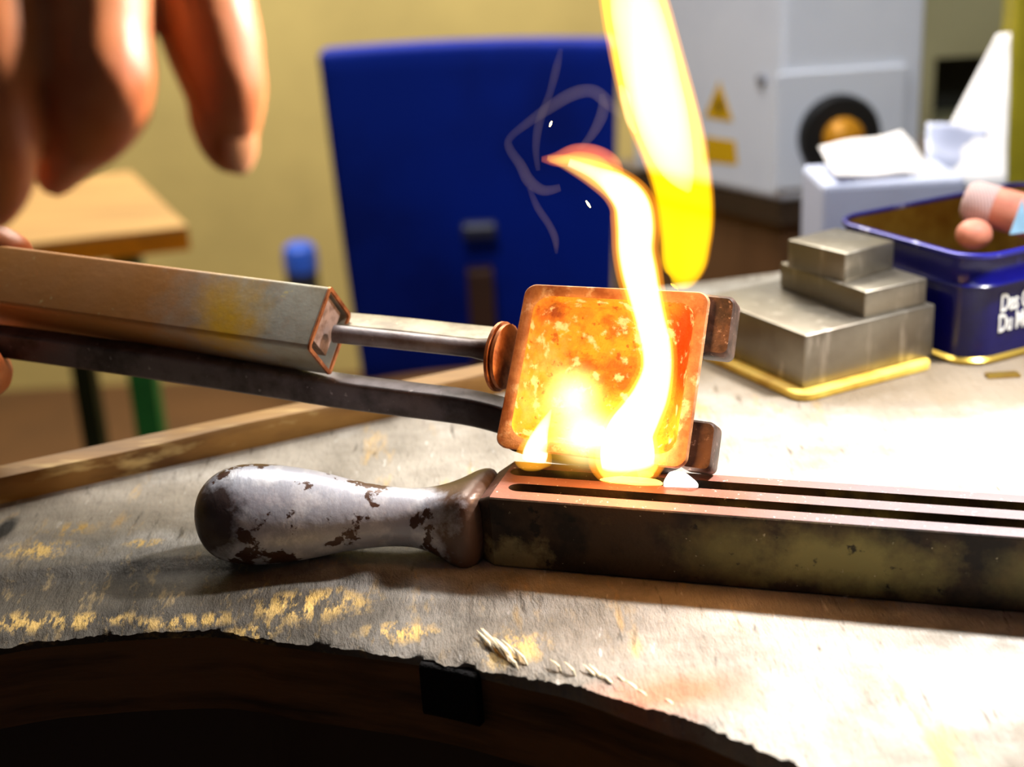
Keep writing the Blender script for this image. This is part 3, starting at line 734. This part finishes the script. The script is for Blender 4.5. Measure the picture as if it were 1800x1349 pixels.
# ------------------------------------------------------------------ the hands
def flesh():
    m = M('skin', srgb(198, 118, 66), .5, 0, .4)
    m.layer(srgb(178, 84, 40), 60, .42, .66, .7); m.layer(srgb(216, 148, 98), 45, .55, .72, .6, off=(2, 3, 1))
    m.bump(m.noise(700, 4), .15, .0004)
    m.b.inputs['Subsurface Weight'].default_value = .10; m.b.inputs['Subsurface Radius'].default_value = (.006, .002, .001); m.b.inputs['Subsurface Scale'].default_value = 1
    return m.m
m_skin = flesh()
def chain(bm, pts):                           # balls along px, py, depth, radius(px)
    ps = spline([Vector((*P(p[0], p[1], p[2]), p[3] / F * p[2])) for p in pts], 7)
    for p in ps:
        bmesh.ops.create_icosphere(bm, subdivisions=2, radius=p[3], matrix=Matrix.Translation(Vector(p[:3])))
def body(name, chains, label, cat):
    bm = bmesh.new()
    for c in chains: chain(bm, c)
    o = obj(name, bm, m_skin)
    r = o.modifiers.new('remesh', 'REMESH'); r.mode = 'VOXEL'; r.voxel_size = .0011
    s = o.modifiers.new('smooth', 'SMOOTH'); s.factor = .5; s.iterations = 5
    bake(o)
    for p in o.data.polygons: p.use_smooth = True
    return tag(o, label, cat)
hand = body('hand', [
    [(300, -190, .262, 96), (335, -70, .258, 96), (368, 50, .255, 92), (385, 115, .254, 82), (398, 165, .254, 73), (396, 215, .255, 64), (402, 255, .257, 48), (406, 272, .258, 37)],      # index, tip down
    [(165, -200, .250, 104), (168, -60, .246, 104), (170, 80, .243, 102), (178, 155, .241, 97), (160, 205, .246, 88), (135, 240, .252, 72), (112, 278, .258, 54), (98, 312, .264, 36)],          # middle, curled back
    [(-30, -200, .246, 92), (-20, -60, .240, 90), (-8, 80, .236, 84), (-4, 170, .235, 72), (2, 240, .238, 66), (5, 300, .245, 60), (-4, 345, .252, 50), (-15, 370, .258, 40)],                  # ring
    [(-190, -190, .248, 84), (-180, -60, .243, 80), (-170, 70, .240, 72), (-160, 150, .241, 64), (-150, 220, .247, 54), (-150, 260, .255, 44)],                                              # little
    [(150, -450, .296, 92), (210, -300, .300, 88), (265, -170, .315, 76), (300, -60, .325, 66), (315, 10, .330, 52)],                                                                          # thumb behind
    [(300, -190, .262, 98), (245, -330, .270, 104), (175, -480, .279, 104), (110, -640, .288, 104)],      # back of the hand, one ridge per finger, running to the wrist
    [(165, -200, .250, 106), (140, -330, .262, 112), (110, -480, .275, 112), (80, -640, .287, 108)],
    [(-30, -200, .246, 100), (-10, -330, .258, 108), (20, -480, .272, 108), (50, -640, .286, 108)],
    [(-190, -190, .248, 92), (-150, -330, .258, 96), (-80, -480, .270, 98), (20, -640, .285, 104)],
    [(235, -200, .258, 84), (190, -340, .268, 100), (130, -500, .278, 104)],
    [(65, -200, .250, 92), (60, -340, .262, 104), (65, -500, .274, 108)],
    [(-110, -195, .249, 84), (-85, -340, .260, 96), (-30, -500, .272, 102)],
    [(210, -300, .298, 92), (150, -450, .300, 100), (95, -620, .298, 104)],
    [(65, -640, .288, 116), (45, -800, .300, 124), (20, -1000, .310, 140)],
], 'blurred bare hand hanging over the tongs, forefinger pointing down', 'hand')
m_nail = plain('fingernail', (238, 160, 112), .3, var=.05)
bm = bmesh.new(); nc = P(424, 258, .2525); na = axis(-.12, .98, .12); nb_ = axis(.75, .12, .62); nn = na.cross(nb_).normalized()
if nn.dot(FW) > 0: nn = -nn
blob(bm, nc, na, nb_, nn, .0050, .0032, .0008, 3, .03)
obj('fingernail', bm, m_nail, hand, True)
DH = .497
grip = body('hand', [
    [(-330, 470, DH + .03, 66), (-200, 440, DH + .022, 58), (-90, 428, DH + .016, 50), (-20, 432, DH + .012, 46), (22, 446, DH + .010, 38)],                      # thumb along the top
    [(-130, 520, DH + .045, 50), (-60, 600, DH + .035, 48), (-25, 645, DH + .015, 44), (-20, 660, DH - .004, 40), (-30, 640, DH - .022, 36)],
    [(-240, 520, DH + .048, 50), (-170, 610, DH + .040, 50), (-135, 660, DH + .018, 46), (-130, 672, DH - .004, 42), (-135, 640, DH - .026, 38)],
    [(-330, 520, DH + .052, 50), (-280, 610, DH + .044, 50), (-240, 660, DH + .022, 46), (-232, 672, DH + .002, 42), (-238, 630, DH - .022, 38)],
    [(-400, 520, DH + .056, 46), (-370, 600, DH + .048, 44), (-340, 648, DH + .026, 40), (-330, 655, DH + .006, 36), (-335, 620, DH - .014, 32)],
    [(-110, 500, DH + .048, 56), (-240, 490, DH + .052, 66), (-400, 490, DH + .058, 64)],
    [(-250, 500, DH + .05, 80), (-420, 560, DH + .06, 90), (-560, 640, DH + .06, 92), (-760, 760, DH + .05, 92), (-1000, 900, DH + .03, 100)],
], 'second hand gripping the tongs handle at the left edge of the picture', 'hand')

# ------------------------------------------------------------------ background: blue chair
CY = 2.0
ch_ = empty('blue_chair', (-.04, CY + .2, -.95), 'dark blue high-backed chair with its back to the bench', 'chair')
mcb = M('blue_chair_vinyl', srgb(0, 36, 150), .6, 0, .12); mcb.layer(srgb(0, 20, 100), 5, .4, .7, .7)
m_blk = plain('black_plastic', (20, 20, 22), .5)
bm = bmesh.new(); rg = []
pl, pr, pbl = on_y(556, 90, CY), on_y(1088, 76, CY), on_y(634, 690, CY)
for k in range(15):
    t_ = k / 14; z_ = pl.z + (pbl.z - pl.z) * t_
    x0 = pl.x + (pbl.x - pl.x) * t_; x1 = pr.x - .02 * t_
    cur = .05 * math.sin(math.pi * t_) ; row_f = []; row_b = []
    for j in range(13):
        s_ = j / 12; bend = .05 * (1 - (2 * s_ - 1) ** 2)
        p = Vector((x0 + (x1 - x0) * s_, CY + bend - cur * .3 + .03 * t_, z_ - .006 * s_ ))
        row_f.append(p); row_b.append(p + Y * .045)
    rg.append(row_f + row_b[::-1])
loft(bm, rg); bo = obj('backrest', bm, mcb.m, ch_); bevel(bo, .012, 3, 50); smooth(bo, 40)
bm = bmesh.new(); q = on_y(842, 405, CY + .01); box(bm, q, X, Y, Z, .05, .03, .022); bevel(obj('bracket_plate', bm, plain('grey_steel', (40, 46, 70), .5, .2), ch_), .006, 3)
bm = bmesh.new(); q = on_y(843, 470, CY + .015); abox(bm, q.x - .019, q.x + .019, CY - .008, CY + .03, -.60, q.z); bevel(obj('spine_bar', bm, plain('rust_brown_steel', (58, 28, 10), .7), ch_), .004, 2)
bm = bmesh.new(); rg = []
for z_, s_ in ((-.53, .92), (-.515, 1), (-.48, 1), (-.465, .94)):
    rg.append([Vector((-.03 + x_ * s_, CY + .29 + y_ * s_, z_)) for x_, y_ in rrect(.42, .42, .07, 6)])
loft(bm, rg); smooth(obj('seat', bm, mcb.m, ch_, True), 40)
bm = bmesh.new(); tube(bm, [Vector((-.03, CY + .28, -.525)), Vector((-.03, CY + .28, -.88))], .025, 16); smooth(obj('gas_post', bm, m_blk, ch_, True))
for k in range(5):
    a = math.radians(20 + 72 * k); e_ = Vector((-.03 + .27 * math.cos(a), CY + .28 + .27 * math.sin(a), -.905)); s_ = Vector((-.03, CY + .28, -.87))
    bm = bmesh.new(); tube(bm, [s_, s_.lerp(e_, .5) + Z * .01, e_], [.026, .022, .016], 10); lg = obj('leg', bm, m_blk, ch_, True)
    bm = bmesh.new(); tube(bm, [e_ + X * -.012 + Z * -.02, e_ + X * .012 + Z * -.02], .0245, 16); obj('castor', bm, m_blk, lg, True)

# ------------------------------------------------------------------ background: school table and the cylinder by the wall
tb_ = empty('wooden_table', (-.6, 1.85, -.95), 'small wooden table with orange edge on green legs, behind the hand', 'table')
K_, F_, L2 = on_z(330, 398, -.2), on_z(196, 312, -.2), on_z(60, 428, -.2)
dl = (L2 - K_).normalized(); df = (F_ - K_).normalized(); df = (df - dl * df.dot(dl) * .4).normalized()
crn = [K_, K_ + df * .42, K_ + df * .42 + dl * .75, K_ + dl * .75]
m_tt = M('table_veneer', srgb(184, 144, 90), .45, 0, .4); m_tt.layer(srgb(150, 110, 70), 12, .42, .66, .7, stretch=(.3, 2, 1))
bm = bmesh.new(); loft(bm, [[c - Z * .0045 for c in crn], [c for c in crn]]); obj('table_top', bm, m_tt.m, tb_)
bm = bmesh.new(); loft(bm, [[c - Z * .030 for c in crn], [c - Z * .0045 for c in crn]]); obj('orange_edge', bm, plain('orange_beech', (240, 146, 4), .5), tb_)
m_gr = plain('green_enamel', (30, 130, 60), .45); m_dg = plain('dark_green_enamel', (12, 44, 24), .5)
for px_, py_, yy, m_, w_ in ((266, 755, 1.78, m_gr, .034), (168, 770, 1.95, m_dg, .030)):
    q = on_y(px_, py_, yy); bm = bmesh.new(); abox(bm, q.x - w_ / 2, q.x + w_ / 2, yy - .015, yy + .015, -.95, -.23); obj('leg', bm, m_, tb_)
for c in (crn[2], crn[3]):
    cc = c.lerp((crn[0] + crn[2]) / 2, .12); bm = bmesh.new(); abox(bm, cc.x - .015, cc.x + .015, cc.y - .015, cc.y + .015, -.95, -.23); obj('leg', bm, m_gr, tb_)
q = on_y(525, 425, 3.0)
cyl = empty('blue_topped_canister', (q.x, 3.0, -.95), 'slim canister with rounded blue top, on the floor left of the blue chair', 'canister')
def lathe(bm, c, prof, n=24): loft(bm, [[c + X * (r * math.cos(2 * math.pi * k / n)) + Y * (r * math.sin(2 * math.pi * k / n)) + Z * z for k in range(n)] for r, z in prof])
bm = bmesh.new(); hz = q.z + .95; cc = Vector((q.x, 3.0, -.95))
lathe(bm, cc, [(.034, .0), (.036, .004), (.036, hz - .062)]); smooth(obj('canister_body', bm, plain('dark_slate', (30, 36, 52), .5), cyl, True))
bm = bmesh.new(); lathe(bm, cc, [(.037, hz - .064), (.038, hz - .035), (.034, hz - .012), (.022, hz - .002), (.004, hz)]); smooth(obj('blue_top', bm, plain('bright_blue_plastic', (46, 96, 220), .4), cyl, True))

# ------------------------------------------------------------------ background: white machine on a brown stand
ZM = -.078
mk = on_z(1372, 356, ZM); ml_ = on_z(1256, 330, ZM); mr_ = on_z(1452, 353, ZM)
mu = (mr_ - mk); mu.z = 0; mu = Vector((1, .12, 0)).normalized(); mw = Vector((-mu.y, mu.x, 0))
lw = mw
mach = empty('white_machine', mk + mu * .13 + mw * .1, 'white workshop machine with black dial and yellow warning stickers, right background', 'machine')
mwh = M('white_enamel', srgb(226, 230, 240), .4, 0, .4); mwh.layer(srgb(206, 212, 226), 8, .45, .7, .6)
mld = Vector((ml_.x - mk.x, ml_.y - mk.y, 0)).normalized()
def mpt(a, b, z): return mk + mu * a + mld * b + Z * (z - 0)
WD, DP, HT = .122, .20, .34
bm = bmesh.new(); base = [mpt(0, 0, 0), mpt(WD, 0, 0), mpt(WD, DP, 0), mpt(0, DP, 0)]
loft(bm, [base, [p + Z * HT for p in base]]); bevel(obj('housing', bm, mwh.m, mach), .006, 3)
fn = mu.cross(Z).normalized()
if fn.dot(FW) > 0: fn = -fn
sn = mld.cross(Z).normalized()
if sn.dot(FW) > 0: sn = -sn
def on_face(px, py, o_, n_, off=0):
    r = FW + CR * ((px - 900) / F) - CU * ((py - 674.5) / F); c = o_ + n_ * off
    return CAM + r * ((c - CAM).dot(n_) / r.dot(n_))
# door panel under the ledge
pa, pb = on_face(1362, 122, mk, fn), on_face(1592, 122, mk, fn)
bm = bmesh.new(); a0_ = pa.copy(); w_ = (pb - pa).dot(mu); top_ = pa.z
bx_c = mk + mu * ((pa - mk).dot(mu) + w_ / 2) + Z * ((top_ - mk.z) / 2 + .004) + fn * .002
box(bm, bx_c, mu, fn, Z, w_, .006, top_ - mk.z - .014); bevel(obj('door_panel', bm, mwh.m, mach), .002, 2)
dc = on_face(1472, 238, mk, fn, .006)
def disc(c, n_, r, h, m, name, par, seg=36, dome=0):
    a_ = n_.cross(Z).normalized(); b_ = n_.cross(a_); bm = bmesh.new()
    prof = [(r, 0), (r, h * .7), (r * .94, h)] + ([(r * .7, h + dome * .6), (r * .3, h + dome)] if dome else [])
    loft(bm, [[c + a_ * (q_ * math.cos(2 * math.pi * k / seg)) + b_ * (q_ * math.sin(2 * math.pi * k / seg)) + n_ * z_ for k in range(seg)] for q_, z_ in prof])
    return smooth(obj(name, bm, m, par, True), 40)
dd_ = (dc - CAM).dot(FW)
dial = disc(dc, fn, 73 / F * dd_, .012, m_blk, 'dial', mach)
disc(dc + fn * .0115, fn, 36 / F * dd_, .008, plain('orange_gold', (232, 158, 36), .4, .2), 'orange_knob', dial, dome=.006)
kc = on_face(1341, 140, mk, sn, .0); disc(kc, sn, 9 / F * dd_, .004, plain('grey_lock', (150, 154, 168), .4, .4), 'lock', mach)
m_yel = plain('warning_yellow', (226, 176, 8), .5, var=.03)
def sticker(pts, name, par, off=.0006, m=None):
    bm = bmesh.new(); v = [on_face(x_, y_, mk, sn, off) for x_, y_ in pts]
    loft(bm, [[p - sn * .0005 for p in v], v]); return obj(name, bm, m or m_yel, par)
s1 = sticker([(1238, 206), (1288, 214), (1264, 142)], 'warning_triangle', mach)
sticker([(1258, 196), (1270, 198), (1266, 172), (1260, 171)], 'warning_symbol', s1, .0012, plain('brown_ink', (120, 84, 10), .6))
sticker([(1238, 240), (1292, 248), (1296, 290), (1240, 284)], 'warning_label', mach)
# brown stand beneath
st = empty('brown_stand', mk + mu * .1 + mld * .1 - Z * (mk.z + .95) * 0 + Vector((0, 0, -.95 - mk.z)), 'dark brown wooden stand carrying the white machine', 'stand')
m_br = M('brown_veneer', srgb(120, 84, 54), .5, 0, .35); m_br.layer(srgb(70, 44, 26), 7, .42, .64, .8, stretch=(2, 2, .3))
bm = bmesh.new(); b2 = [mpt(.012, .014, 0), mpt(.5, .014, 0), mpt(.5, DP + .05, 0), mpt(.012, DP + .05, 0)]
loft(bm, [[Vector((p.x, p.y, -.95)) for p in b2], [Vector((p.x, p.y, mk.z - .0205)) for p in b2]]); obj('stand_body', bm, m_br.m, st)
bm = bmesh.new(); b3 = [mpt(-.0, .0, 0), mpt(.51, .0, 0), mpt(.51, DP + .06, 0), mpt(-.0, DP + .06, 0)]
loft(bm, [[Vector((p.x, p.y, mk.z - .020)) for p in b3], [Vector((p.x, p.y, mk.z - .0005)) for p in b3]]); obj('stand_top', bm, m_dark, st)
for a_, b_ in ((.03, .09), (.11, .24)):
    bm = bmesh.new(); c = mpt((a_ + b_) / 2, .014, 0); box(bm, Vector((c.x, c.y, -.45)) + fn * .004, mu, fn, Z, b_ - a_, .012, .62); bevel(obj('stand_door', bm, m_br.m, st), .003, 2)

# ------------------------------------------------------------------ right background: beige cabinet, papers, yellow post
YC = 1.75
q0, q1 = on_y(1607, 60, YC), on_y(1900, 60, YC)
cb = empty('beige_cabinet', ((q0.x + q1.x) / 2, YC + .15, -.95), 'beige cabinet with a dark opening, behind the white machine at right', 'cabinet')
m_bg = plain('beige_board', (176, 172, 130), .6, var=.05, scale=5)
bm = bmesh.new(); abox(bm, q0.x, q1.x, YC, YC + .3, -.95, .25); ob = obj('cabinet_body', bm, m_bg, cb)
w0, w1 = on_y(1644, 102, YC), on_y(1745, 215, YC)
bm = bmesh.new(); abox(bm, w0.x, w1.x + .06, YC - .01, YC + .1, w1.z, w0.z)
cut = obj('opening_cutter', bm); b_ = ob.modifiers.new('b', 'BOOLEAN'); b_.object = cut; b_.solver = 'EXACT'; bake(ob); bpy.data.objects.remove(cut)
bm = bmesh.new(); abox(bm, w0.x + .001, w1.x + .059, YC + .095, YC + .0995, w1.z + .001, w0.z - .001); obj('dark_back', bm, plain('dark_olive', (40, 38, 28), .7), cb)
# white sheet leaning, slim yellow post
def sheet(name, pts, y0, wave, m, label, cat, thick=.0015, n=14):
    """sheet of paper: four corners (px, py, y), bilinear grid with creases"""
    c = [on_y(a_, b_, y_) for a_, b_, y_ in pts]; bm = bmesh.new(); nn_ = (c[1] - c[0]).cross(c[3] - c[0]).normalized()
    top_, bot_ = [], []
    for i in range(n + 1):
        r1, r2 = [], []
        for j in range(n + 1):
            p = c[0].lerp(c[1], j / n).lerp(c[3].lerp(c[2], j / n), i / n)
            p = p + nn_ * (wave * (noise.noise(p * 22) + .5 * noise.noise(p * 50)))
            r1.append(bm.verts.new(p + nn_ * thick / 2)); r2.append(bm.verts.new(p - nn_ * thick / 2))
        top_.append(r1); bot_.append(r2)
    for i in range(n):
        for j in range(n):
            bm.faces.new((top_[i][j], top_[i][j + 1], top_[i + 1][j + 1], top_[i + 1][j])); bm.faces.new((bot_[i][j], bot_[i + 1][j], bot_[i + 1][j + 1], bot_[i][j + 1]))
    for k in range(n):
        bm.faces.new((top_[0][k], bot_[0][k], bot_[0][k + 1], top_[0][k + 1])); bm.faces.new((top_[n][k], top_[n][k + 1], bot_[n][k + 1], bot_[n][k]))
        bm.faces.new((top_[k][0], top_[k + 1][0], bot_[k + 1][0], bot_[k][0])); bm.faces.new((top_[k][n], bot_[k][n], bot_[k + 1][n], top_[k + 1][n]))
    return tag(obj(name, bm, m, None, True), label, cat)
m_pap = plain('white_paper', (244, 240, 240), .8, var=.02); m_pb = plain('bluish_plastic', (206, 212, 240), .4, var=.05, scale=12)
sheet('paper_sheet', [(1752, 62, .98), (1776, 60, .98), (1770, 330, .86), (1612, 330, .86)], 0, .004, m_pap, 'tall white paper sheet leaning beside the yellow post', 'paper')
sheet('crumpled_paper', [(1440, 268, .838), (1585, 238, .842), (1660, 322, .800), (1470, 316, .790)], 0, .006, m_pap, 'crumpled white paper in front of the black dial', 'paper')
sheet('plastic_bag', [(1630, 215, .90), (1735, 225, .90), (1745, 335, .87), (1625, 330, .86)], 0, .010, m_pb, 'bluish crumpled plastic bag behind the tin, under the tall sheet', 'bag')
q = on_y(1540, 325, .80)
bx = empty('pale_blue_box', (q.x + .06, .82, -.95), 'pale blue box behind the tin, with crumpled papers on top', 'box')
a, b = on_y(1448, 335, .785), on_y(1700, 325, .785)
zt = on_y(1540, 322, .785).z
bm = bmesh.new(); abox(bm, a.x, b.x, .785, .845, zt - .12, zt); bevel(obj('box_body', bm, plain('pale_blue_card', (196, 204, 232), .6, var=.03), bx), .003, 2)
bm = bmesh.new(); abox(bm, a.x + .02, b.x - .02, .80, .835, -.95, zt - .119); obj('box_pedestal', bm, m_dark, bx)
YP = 1.02
a, b = on_y(1774, 200, YP), on_y(1806, 200, YP)
m_ol = M('olive_yellow_paint', srgb(190, 174, 40), .5, 0, .4); m_ol.layer(srgb(150, 138, 30), 9, .45, .65, .7)
post = empty('yellow_post', (a.x, YP, -.95), 'upright olive-yellow post at the right edge of the picture', 'post')
bm = bmesh.new(); abox(bm, a.x, b.x + .008, YP, YP + .03, -.95, .4); bevel(obj('post_shaft', bm, m_ol.m, post), .003, 2)
